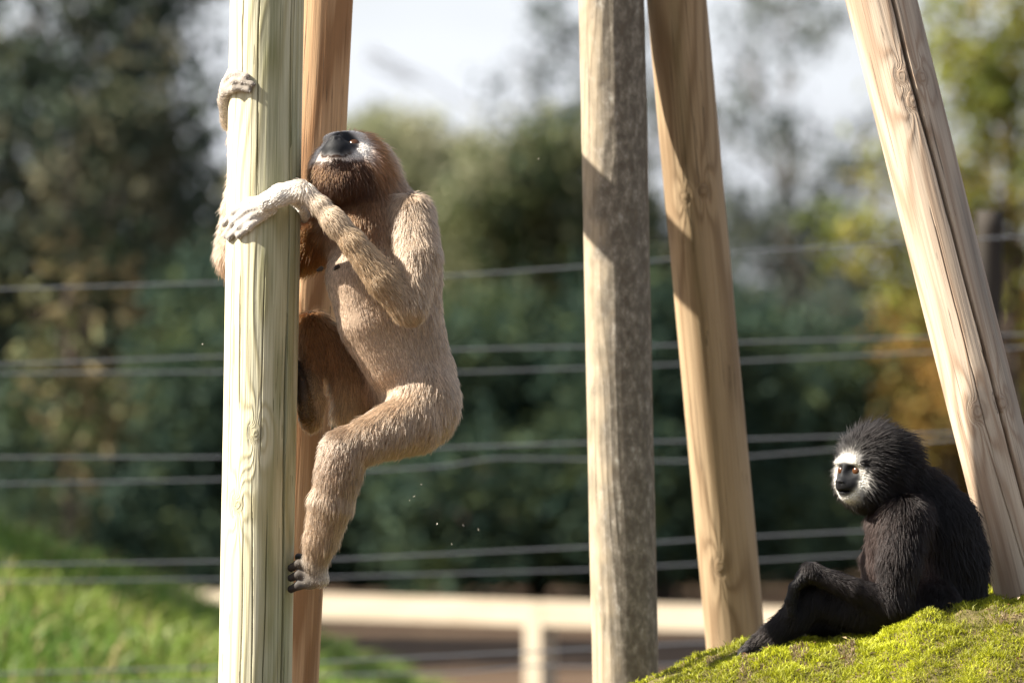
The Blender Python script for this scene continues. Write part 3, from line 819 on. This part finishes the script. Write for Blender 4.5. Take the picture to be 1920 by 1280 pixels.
# --- black gibbon seated on the mound
def black_gibbon():
    root = empty('gibbon', tuple(at(1740, 1150, .06)))
    B = Body(); FR = 9.0
    def pt(px, py, dy, r): return (at(px, py, dy), mm(r - FR))
    B.chain([pt(1765, 1095, .06, 88), pt(1765, 1045, .055, 90), pt(1745, 990, .045, 92), pt(1724, 950, .035, 76), pt(1692, 920, .02, 54)], .03, col='coat', fur=.020, flow=(.25, 0, -1), lift=.3)
    B.chain([pt(1680, 985, -.01, 62), pt(1685, 1060, .0, 66), pt(1710, 1110, .01, 64)], .03, col='chest', fur=.013, flow=(.0, 0, -1), lift=.25)
    # near arm
    B.chain([pt(1702, 970, -.045, 48), pt(1688, 1045, -.062, 43), pt(1676, 1125, -.068, 35)], .025, col='arm', fur=.022, flow=(.05, 0, -1), lift=.3)
    B.chain([pt(1673, 1130, -.068, 34), pt(1600, 1102, -.075, 27), pt(1520, 1072, -.065, 26)], .014, col='arm', fur=.012, flow=(.9, 0, -.5), lift=.2)
    B.chain([pt(1520, 1072, -.065, 26), pt(1505, 1084, -.06, 23)], .010, col='arm', fur=.007, flow=(-1, 0, -.5), lift=.2)
    for (dx, dz) in ((0, -.072), (5, -.056), (10, -.04), (15, -.024)):
        B.chain([(at(1505 + dx * .4, 1084, dz), mm(10)), (at(1488 + dx * .5, 1100, dz), mm(9)), (at(1480 + dx, 1126, dz), mm(8)), (at(1482 + dx, 1146, dz), mm(7))], .004, col='skin', fur=.002, flow=(0, 0, -1))
    B.chain([(at(1516, 1086, -.03), mm(10)), (at(1512, 1102, -.015), mm(9)), (at(1508, 1120, -.012), mm(7))], .004, col='skin', fur=.002, flow=(0, 0, -1))
    # far arm
    B.chain([pt(1680, 970, .12, 50), pt(1655, 1050, .14, 44), pt(1645, 1120, .14, 36)], .02, col='chest', fur=.016, flow=(0, 0, -1), lift=.3)
    B.chain([pt(1645, 1122, .14, 34), pt(1580, 1105, .12, 30), pt(1525, 1092, .10, 24), pt(1500, 1104, .09, 20)], .012, col='arm', fur=.012, flow=(.9, 0, -.4), lift=.2)
    # near leg: thigh, knee under the wrist, shin to the foot
    B.chain([pt(1745, 1140, -.02, 60), pt(1640, 1146, -.04, 46), pt(1540, 1124, -.035, 36)], .02, col='leg', fur=.018, flow=(-.5, 0, -1), lift=.3)
    B.chain([pt(1530, 1122, -.035, 37), pt(1492, 1155, -.035, 36), pt(1455, 1185, -.035, 28), pt(1425, 1205, -.03, 21)], .016, col='leg', fur=.020, flow=(-.8, 0, -.8), lift=.3)
    B.chain([pt(1428, 1206, -.03, 23), (at(1412, 1212, -.03), mm(13)), (at(1396, 1220, -.03), mm(10))], .008, col='foot', fur=.009, flow=(-1, 0, -.3))
    for dz in (-.05, -.03, -.01):
        B.chain([(at(1402, 1219, dz), mm(8)), (at(1392, 1225, dz), mm(7)), (at(1384, 1233, dz), mm(6))], .004, col='skin', fur=0)
    # far leg lies along the ground
    B.chain([pt(1735, 1150, .12, 60), pt(1640, 1165, .12, 46), pt(1560, 1160, .10, 40)], .02, col='leg', fur=.018, flow=(-.6, 0, -.8), lift=.3)
    B.chain([pt(1560, 1160, .10, 40), pt(1500, 1180, .08, 34), pt(1452, 1200, .06, 26)], .016, col='leg', fur=.018, flow=(-.8, 0, -.8), lift=.3)
    # head
    hs = 1.0
    hc = at(1631, 882, -.01); Rm = head_frame((-.74, -.67, -.06), (-.02, -.03, 1))
    B.chain([pt(1716, 952, .03, 58), pt(1686, 912, .015, 53), pt(1658, 882, .0, 56)], .025, col='coat', fur=.025, flow=(.7, 0, -.6), lift=.5)
    add_head(B, hc, Rm, .033, hs)
    pal = dict(coat=(.013, .0095, .0092), chest=(.085, .053, .043), arm=(.022, .0145, .013), leg=(.017, .012, .011), skin=(.02, .018, .018), foot=(.12, .10, .09), head=(.016, .012, .012))
    def cf(V, N, col, fur, q, hw):
        return col, fur
    finish(root, B, pal, hc, Rm, hs, dict(r_skin=.0280, r_ring=.0385, chin_ring=-.004, chin_skin=-.002, ring=(.95, .92, .86), skin=(.035, .036, .040)), 210000, 202, colour_fn=cf, radius=.00040, curl=.13, tone=1.3, tail=1.45, fm=FUR_DARK)
    tag(root, 'black furred gibbon with a white ringed face seated on the mossy mound', 'gibbon')
black_gibbon()

# ------------------------------------------------------------------ fences
def tube(pts, r, nseg=8):
    pts = np.asarray(pts, float); n = len(pts)
    tg = unit(np.gradient(pts, axis=0)); up = np.tile([0, 0, 1.], (n, 1))
    up[np.abs(tg[:, 2]) > .9] = [0, 1., 0]
    s = unit(np.cross(tg, up)); u = np.cross(s, tg)
    a = np.linspace(0, 2 * np.pi, nseg, endpoint=False)
    r = np.broadcast_to(np.asarray(r, float), (n,))
    V = pts[:, None] + r[:, None, None] * (np.cos(a)[None, :, None] * s[:, None] + np.sin(a)[None, :, None] * u[:, None])
    i, j = np.meshgrid(np.arange(n - 1), np.arange(nseg), indexing='ij'); i = i.ravel(); j = j.ravel(); j2 = (j + 1) % nseg
    F = np.stack([i * nseg + j, i * nseg + j2, (i + 1) * nseg + j2, (i + 1) * nseg + j], 1)
    return V.reshape(-1, 3), F

def cyl_caps(name, pts, r, mat, parent=None, nseg=24, attrs=None):
    V, F = tube(pts, r, nseg)
    me = np_mesh(name, V, F, mat)
    import bmesh
    bm = bmesh.new(); bm.from_mesh(me); bm.verts.ensure_lookup_table(); n = len(pts)
    bm.faces.new([bm.verts[k] for k in range(nseg)][::-1]); bm.faces.new([bm.verts[(n - 1) * nseg + k] for k in range(nseg)])
    bmesh.ops.recalc_face_normals(bm, faces=bm.faces)
    bm.to_mesh(me); bm.free()
    return link(name, me, parent)

M = Mat('galvanised_wire'); m_wire = M.base((.14, .15, .165), .55, .3); M.b.inputs['Metallic'].default_value = .25
M = Mat('grey_fence_post'); v = M.coord((30, 30, 2)); nn_ = M.noise(v, 1, 4, .6)
m_post = M.base(M.ramp(nn_, [(.3, (.015, .013, .011)), (.7, (.05, .042, .034))]), .85, .2); M.bump(nn_, .5, .004)
D0 = 17.2
fence = empty('wire_fence', tuple(far(1854, 640, D0) * np.array([1, 1, 0])))
tag(fence, 'strained wire fence with pairs of grey strands and a weathered round post', 'fence')
WIRES = [(17.05, [(0, 542), (415, 530), (850, 517), (1090, 500), (1220, 490), (1380, 472), (1700, 455)]),
         (17.05, [(0, 683), (415, 668), (860, 655), (1095, 650), (1250, 648), (1380, 642), (1700, 633)]),
         (17.55, [(0, 700), (415, 697), (860, 698), (1095, 690), (1250, 684), (1700, 662)]),
         (17.05, [(0, 857), (415, 857), (810, 840), (1098, 830), (1280, 827), (1560, 818)]),
         (17.55, [(0, 907), (415, 899), (700, 882), (850, 873), (915, 858), (1098, 861), (1280, 865), (1400, 856), (1560, 843)]),
         (17.05, [(0, 1058), (410, 1052), (640, 1048), (1100, 1025), (1310, 1011), (1600, 996)]),
         (17.55, [(0, 1090), (410, 1085), (640, 1081), (1100, 1068), (1310, 1057), (1600, 1040)]),
         (17.05, [(0, 1262), (410, 1250), (600, 1240), (1000, 1221), (1320, 1204), (1600, 1190)]),
         (17.55, [(0, 1290), (430, 1276), (600, 1265), (860, 1261), (1000, 1247), (1110, 1249), (1320, 1243), (1600, 1230)])]
for d, pp in WIRES:
    pp = np.array(pp, float)
    s0 = (pp[1, 1] - pp[0, 1]) / (pp[1, 0] - pp[0, 0]); s1 = (pp[-1, 1] - pp[-2, 1]) / (pp[-1, 0] - pp[-2, 0])
    xs_ = np.linspace(-520, 2060, 120)
    ex = np.concatenate([[-520], pp[:, 0], [2060]]); ey = np.concatenate([[pp[0, 1] - 520 * s0], pp[:, 1], [pp[-1, 1] + (2060 - pp[-1, 0]) * s1]])
    yy = np.interp(xs_, ex, ey); ker = np.array([1, 2, 3, 2, 1]) / 9.0
    yy = np.convolve(np.pad(yy, 2, mode='edge'), ker, 'valid')
    pts = np.array([far(a, b, d) for a, b in zip(xs_, yy)])
    V, F = tube(pts, .0021, 6)
    link('wire', np_mesh('wire', V, F, m_wire), fence)
for px, top, r in ((1854, 396, .030), (-470, 400, .04)):
    b = far(px, top, 17.3); zz_ = np.linspace(-.1, b[2], 40)
    rs = np.random.default_rng(px + 900)
    pts = np.stack([b[0] + .012 * (zz_ - b[2]) + .003 * np.sin(zz_ * 5), np.full(40, b[1]), zz_], 1)
    cyl_caps('post', pts, r * (1 + .03 * np.sin(zz_ * 7)), m_post, fence)

# low timber rail fence farther back
M = Mat('pale_rail_timber'); v = M.coord((3, 40, 40)); nn_ = M.noise(v, 1, 4, .6)
m_rail = M.base(M.ramp(nn_, [(.3, (.30, .245, .175)), (.7, (.43, .37, .285))]), .8, .2)
def board(name, p0, p1, hgt, thick, mat, parent):
    """a plank between two points with eased edges"""
    import bmesh
    p0 = Vector(p0); p1 = Vector(p1); L = (p1 - p0).length
    bm = bmesh.new(); bmesh.ops.create_cube(bm, size=1.0)
    bmesh.ops.scale(bm, vec=(L, thick, hgt), verts=bm.verts)
    bmesh.ops.bevel(bm, geom=list(bm.edges), offset=min(.006, thick * .2, hgt * .2), segments=2, affect='EDGES')
    me = bpy.data.meshes.new(name); bm.to_mesh(me); bm.free(); me.materials.append(mat)
    o = bpy.data.objects.new(name, me); COL.objects.link(o)
    o.parent = parent
    o.location = (p0 + p1) / 2 - parent.location
    o.rotation_mode = 'QUATERNION'; o.rotation_quaternion = Vector((1, 0, 0)).rotation_difference((p1 - p0).normalized())
    return o
RA = far(270, 1127, 27.0); RB = far(1300, 1159, 27.0 * 487 / 519.0)
RB[2] = RA[2]
def rline(t): return RA + (RB - RA) * t
rail = empty('rail_fence', (rline(.73)[0], rline(.73)[1], 0))
tag(rail, 'low pale timber rail fence running across the leaf litter', 'fence')
for ta, tb in ((-.80, -.036), (-.034, .729), (.731, 1.494), (1.496, 2.2)):
    board('rail', rline(ta), rline(tb), .088, .05, m_rail, rail)
pn = unit(np.array([-(RB - RA)[1], (RB - RA)[0], 0])); pn = pn if pn[1] > 0 else -pn
for t in (-.80, -.035, .73, 1.495, 2.2):
    b = rline(t) + pn * .012
    o = board('post', (b[0], b[1], -.08), (b[0], b[1], b[2] + .040), .085, .08, m_rail, rail)
    o.rotation_quaternion = Quaternion((0, 0, 1), math.atan2((RB - RA)[1], (RB - RA)[0])) @ o.rotation_quaternion

# ------------------------------------------------------------------ trees and shrubs behind the fences
LEAF = leaf_like_mat('broad_leaves', .65, .30, .12)
M = Mat('grey_brown_bark'); v = M.coord((12, 12, 3)); nn_ = M.noise(v, 2, 5, .6)
BARK = M.base(M.ramp(nn_, [(.3, (.06, .045, .035)), (.7, (.16, .125, .10))]), .9, .15); M.bump(nn_, .6, .01)

def leaves(P, size, cols, rs, droop=.3, aspect=.45):
    n = len(P)
    d = unit(rs.normal(size=(n, 3)) + np.array([0, 0, -droop])); nn2 = unit(np.cross(d, rs.normal(size=(n, 3)))); s = np.cross(d, nn2)
    L = size[:, None]; w = L * aspect * .5
    base = P - d * L * .5; tip = P + d * L * .5
    m1 = P + s * w + nn2 * w * .35; m2 = P - s * w + nn2 * w * .35
    V = np.stack([base, m1, tip, m2], 1).reshape(-1, 3)
    b = np.arange(n)[:, None, None] * 4
    F = (b + np.array([[0, 1, 2], [0, 2, 3]])[None]).reshape(-1, 3)
    return V, F, np.repeat(cols, 4, 0)

def limb(rs, a, b, r0, r1, n=8, wig=.06):
    a = np.asarray(a, float); b = np.asarray(b, float)
    t = np.linspace(0, 1, n)[:, None]; L = np.linalg.norm(b - a)
    p = a + (b - a) * t + np.cumsum(rs.normal(size=(n, 3)) * wig * L / n, 0) * np.sin(np.pi * t) 
    return tube(p, np.linspace(r0, r1, n), 8)

def tree(name, cat, label, d, trunk_px, blobs, nleaf, size, pal, seed, group, spread=.6, trunk_r=.06, twigs=40, fill=.55, clump=.16):
    """blobs: (px, py, radius px, weight) crown masses at distance d (+- depth); leaves sit in clumps on twigs"""
    rs = np.random.default_rng(seed)
    base = far(trunk_px, 640, d); base[2] = 0
    root = empty(name, tuple(base)); k = d / FOCUS / PXM
    C = np.array([far(b[0], b[1], d + rs.normal() * spread * .4) for b in blobs]); Rr = np.array([b[2] * k for b in blobs]); Wt = np.array([b[3] if len(b) > 3 else 1.0 for b in blobs]) * Rr ** 2
    # wood: a trunk that tapers to the crown and limbs to each crown mass
    topz = max(C[:, 2].max() * .8, .4)
    Vs, Fs, off = [], [], 0
    tp = np.array([base[0] + (C[:, 0].mean() - base[0]) * .5, base[1], topz])
    def addp(VF):
        nonlocal off
        Vs.append(VF[0]); Fs.append(VF[1] + off); off += len(VF[0])
    addp(limb(rs, base + np.array([0, 0, -.1]), tp, trunk_r, trunk_r * .35, 14, .12))
    link('trunk', np_mesh('trunk', Vs[0], Fs[0], BARK), root)
    Vs, Fs, off = [], [], 0
    for c, r in zip(C, Rr):
        st = base + (tp - base) * rs.uniform(.25, .85)
        addp(limb(rs, st, c, trunk_r * .4, trunk_r * .1, 10, .2))
        for _ in range(max(2, int(twigs / len(C)))):
            e = c + unit(rs.normal(size=3)) * r * rs.uniform(.5, 1.0)
            addp(limb(rs, c + (st - c) * rs.uniform(0, .3), e, trunk_r * .12, .003, 6, .2))
    link('branches', np_mesh('branches', np.vstack(Vs), np.vstack(Fs), BARK), root)
    # leaves in clumps
    ncl = max(20, nleaf // 26)
    which = rs.choice(len(C), ncl, p=Wt / Wt.sum())
    rad = rs.uniform(fill, 1.05, (ncl, 1)) ** .6
    cc = C[which] + unit(rs.normal(size=(ncl, 3))) * rad * Rr[which][:, None] * np.array([1, 1.0 if spread > 0 else 1, 1])
    ci = rs.integers(0, ncl, nleaf)
    P = cc[ci] + rs.normal(size=(nleaf, 3)) * clump * .5
    ok = P[:, 2] > .03; P = P[ok]; ci = ci[ok]
    pal = np.array(pal); shade = rs.uniform(0, 1, ncl)
    base_c = pal[np.minimum((shade[ci] * len(pal)).astype(int), len(pal) - 1)]
    cols = base_c * rs.uniform(.7, 1.35, (len(P), 1))
    V, F, Cc = leaves(P, size * rs.uniform(.6, 1.3, len(P)), cols, rs)
    cr = link('crown', np_mesh('crown', V, F, LEAF, smooth=False, attrs={'tint': Cc}), root)
    tag(root, label, cat, group)
    return root

DK = [(.027, .052, .038), (.036, .062, .042), (.046, .070, .040)]
OL = [(.060, .080, .030), (.085, .100, .038), (.110, .115, .050)]
PALE = [(.26, .26, .16), (.31, .30, .19), (.22, .24, .13)]
YG = [(.17, .19, .035), (.22, .22, .05), (.12, .15, .03), (.20, .17, .04)]
AUT = [(.24, .13, .03), (.20, .15, .04), (.12, .11, .03), (.28, .17, .05)]
GB = 'trees and shrubs beyond the fences'
# tall dark evergreen at the left with paler leaf sprays
tree('evergreen_tree', 'tree', 'tall dark green evergreen tree with olive leaf sprays left of the pale pole', 42, 40,
     [(60, 60, 300), (250, 180, 180), (60, 360, 280), (260, 430, 190), (120, 620, 280), (330, 640, 150), (60, 860, 240), (290, 850, 170), (-300, 200, 320), (-300, 650, 320), (330, 60, 90, .5), (200, -250, 300)], 46000, .085, [(.055, .078, .062), (.065, .090, .066), (.075, .098, .062), (.06, .082, .06), (.11, .12, .065), (.17, .16, .10)], 301, GB)
tree('young_sapling', 'tree', 'slender sapling with yellowing leaves in front of the dark evergreen', 29, 130,
     [(150, 780, 55), (120, 860, 60), (60, 560, 50, .5), (180, 520, 60, .6), (90, 660, 60, .6), (200, 350, 60, .4), (110, 300, 50, .4), (160, 960, 50, .5)], 620, .085, [(.20, .16, .08), (.13, .13, .06), (.07, .09, .04), (.06, .08, .04)], 302, GB, trunk_r=.014, twigs=24)
# middle: rounded pale bush far off, olive shrubs, dark hedge
tree('sunlit_bush', 'bush', 'pale sunlit rounded bush far behind the head of the tan gibbon', 62, 730,
     [(740, 330, 120), (840, 380, 120), (640, 380, 130), (760, 480, 170), (560, 450, 160), (930, 420, 90)], 30000, .09, PALE, 303, GB)
tree('olive_shrub', 'bush', 'olive green shrub standing between the tan gibbon and the lichen-mottled pole', 46, 960,
     [(960, 340, 95), (1050, 300, 80), (900, 460, 110), (1020, 470, 120), (1110, 420, 110), (930, 600, 120), (1060, 620, 130), (1180, 520, 120)], 26000, .075, OL + DK[:1] + [PALE[0]], 304, GB)
for i, (px, d, top, lab) in enumerate(((170, 35.5, 790, 'dark hedge shrub behind the crest of the grass bank'), (470, 36.5, 560, 'dark hedge shrub behind the foot of the pale pole'), (760, 36, 640, 'dark hedge shrub behind the legs of the tan gibbon'),
                                       (1010, 36.5, 640, 'dark hedge shrub just left of the lichen-mottled pole'), (1250, 36, 600, 'dark hedge shrub between the lichen-mottled and brown poles'),
                                       (1480, 38.5, 660, 'dark hedge shrub behind the face of the black gibbon'), (1800, 41, 700, 'dark hedge shrub behind the pinkish split pole'),
                                       (2150, 41, 600, 'dark hedge shrub at the end of the row past the weathered post'))):
    r = 165
    tree('hedge_shrub', 'hedge', lab, d, px, [(px - 80, top + 60, r * .8), (px + 90, top + 90, r * .8), (px, top + 200, r), (px - 110, top + 320, r * .95), (px + 110, top + 330, r * .95), (px, top + 420, r * .8)], 16000, .07, DK + DK + OL[:1], 340 + i, GB)
# right: open tree against the sky, yellow-green tree, autumn shrub
tree('open_crowned_tree', 'tree', 'open crowned tree with grey-green leaves showing sky above the black gibbon', 50, 1470,
     [(1420, 120, 120, .35), (1500, 330, 130, .7), (1390, 420, 110, .8), (1560, 470, 130, .8), (1450, 560, 150), (1600, 640, 140), (1380, 650, 120), (1340, 250, 90, .4), (1620, 300, 80, .4), (1480, 20, 110, .3), (1520, 720, 150)], 6800, .085, [(.06, .075, .065), (.07, .085, .065), (.05, .065, .058), (.09, .10, .06)], 305, GB, trunk_r=.05, twigs=90, fill=.2)
tree('overhanging_tree', 'tree', 'sparse sprays of grey-green leaves against the sky behind the lichen-mottled pole', 54, 1190,
     [(1040, 60, 80, .5), (1000, 160, 80, .6), (1090, 190, 80, .7), (1200, 60, 90, .7), (1250, 200, 90), (700, 95, 30, .3), (1180, 330, 90)], 1500, .085, [(.045, .06, .05), (.06, .07, .055)], 306, GB, trunk_r=.04, twigs=50, fill=.2)
tree('yellowing_tree', 'tree', 'yellow-green leafed tree behind the top of the pinkish split pole', 36, 1900,
     [(1850, 80, 150), (1960, 200, 170), (1800, 300, 130), (1900, 420, 160), (1660, 420, 100, .7), (1740, 520, 110, .8), (1980, 560, 170), (1640, 320, 70, .5), (2150, 300, 250), (2000, -100, 220)], 9000, .075, YG, 307, GB, trunk_r=.06, twigs=60, fill=.25)
tree('autumn_shrub', 'bush', 'orange-brown autumn shrub behind the shoulder of the black gibbon', 38, 1760,
     [(1720, 640, 90), (1780, 740, 100), (1860, 640, 110), (1720, 820, 70, .7), (1900, 780, 130), (1800, 880, 110), (1990, 700, 150)], 7000, .07, AUT, 308, GB, trunk_r=.03, fill=.3)
# trees out past the left edge of the view that keep the low ground in shade
tree('evergreen_tree', 'tree', 'broad dark evergreen tree standing past the grass bank', 33.4, -1100,
     [(-1300, 0, 420), (-900, 100, 380), (-1600, 200, 420), (-1250, -400, 420), (-1000, 600, 420), (-1500, 700, 400), (-800, -250, 300)], 30000, .12, DK, 320, GB, trunk_r=.12)
tree('evergreen_tree', 'tree', 'tall dark evergreen tree shading the leaf litter past the grass bank', 29.9, -1000,
     [(-950, 500, 330), (-850, 100, 330), (-1050, -250, 360), (-850, -600, 340), (-1000, -1000, 360), (-1250, 200, 360), (-900, -1350, 320), (-1200, -700, 360)], 34000, .11, DK, 322, GB, trunk_r=.12, spread=2.2)
tree('bank_shade_shrub', 'bush', 'leafy shrub on the grass bank, added out of view to shade its crest', 20.2, -1150,
     [(-1150, 100, 420), (-800, 300, 320), (-1350, 450, 380), (-950, -150, 330), (-600, -80, 260), (-550, -420, 260), (-650, 230, 270)], 17000, .07, DK + OL, 323, GB, trunk_r=.05)  # unseen shrub, added so its shadow falls across the bank crest
tree('evergreen_tree', 'tree', 'bushy dark evergreen tree closing the view past the yellowing tree', 48, 2600,
     [(2500, 200, 350), (2700, 500, 400), (2450, 700, 350), (2900, 200, 400)], 20000, .12, DK, 321, GB, trunk_r=.12)
for i, (px, dn) in enumerate(((-700, 0), (200, 0), (900, 0), (1560, 190), (2300, 60))):
    tree('far_tree', 'tree', ('rounded far tree low behind the dark evergreen', 'rounded far tree low behind the pale pole', 'rounded far tree low behind the olive shrub', 'rounded far tree low behind the open crowned tree', 'rounded far tree low past the yellowing tree')[i], 78, px,
         [(px - 150, 560 + dn, 190), (px + 150, 540 + dn, 200), (px, 480 + dn, 180), (px - 300, 700 + dn * .5, 200), (px + 300, 690 + dn * .5, 210), (px, 760, 260)], 11000, .13, OL + DK[:1], 330 + i, GB, trunk_r=.12)

# unseen log on loose ropes, added only to cast shadow bands on the poles
M = Mat('hemp_rope'); m_rope = M.base((.30, .24, .15), .9, .1)
shadow_log = empty('shadow_caster_log', (-.6, 1.25, 2.08))
tag(shadow_log, 'unseen log on ropes, added to cast shadow bands across the upright poles', 'shadow_log')
lp = np.linspace(0, 1, 24)[:, None]
la = np.array([-.6, .55, 1.985]); lb = np.array([-.6, 1.75, 2.215])
cyl_caps('log', la + (lb - la) * lp, .05 * (1 + .03 * np.sin(lp[:, 0] * 30)), m_pale, shadow_log)
for t in (.12, .88):
    q0 = la + (lb - la) * t
    link('rope', np_mesh('rope', *tube(np.array([q0 + np.array([0, 0, .02]), q0 + np.array([0, 0, 1.5]), q0 + np.array([0, 0, 3.2])]), .009, 8), m_rope), shadow_log)

# midges drifting in the sunlight: body and two wings each
M = Mat('pale_midge'); m_midge = M.base((.55, .50, .42), .5, .3)
V0, F0 = tube(np.array([[-.0014, 0, 0], [-.0005, 0, .0002], [.0007, 0, .0001], [.0016, 0, -.0003]]), np.array([.0002, .0005, .0004, .0001]), 6)
Vw = np.array([[0, 0, .0003], [.0016, .0012, .0012], [.0022, .0006, .0012], [0, 0, .0003], [.0016, -.0012, .0012], [.0022, -.0006, .0012]])
Fw = np.array([[0, 1, 2, 2], [3, 4, 5, 5]]) + len(V0)
me = bpy.data.meshes.new('midge')
me.from_pydata(np.vstack([V0, Vw]).tolist(), [], [list(map(int, f)) for f in F0] + [[int(x) for x in f[:3]] for f in Fw]); me.materials.append(m_midge)
for i, (px, py, dy) in enumerate(((790, 908, .5), (768, 938, .6), (777, 930, .55), (820, 981, -.3), (868, 984, .5), (897, 992, .6), (847, 1019, .4), (1010, 298, .3), (380, 645, .3))):
    o = bpy.data.objects.new('midge', me); COL.objects.link(o)
    o.location = at(px, py, dy); o.rotation_euler = (.4 * i, .3 * i, 1.7 * i)
    tag(o, 'tiny pale midge drifting in the sunlight', 'insect', 'midges in the air')
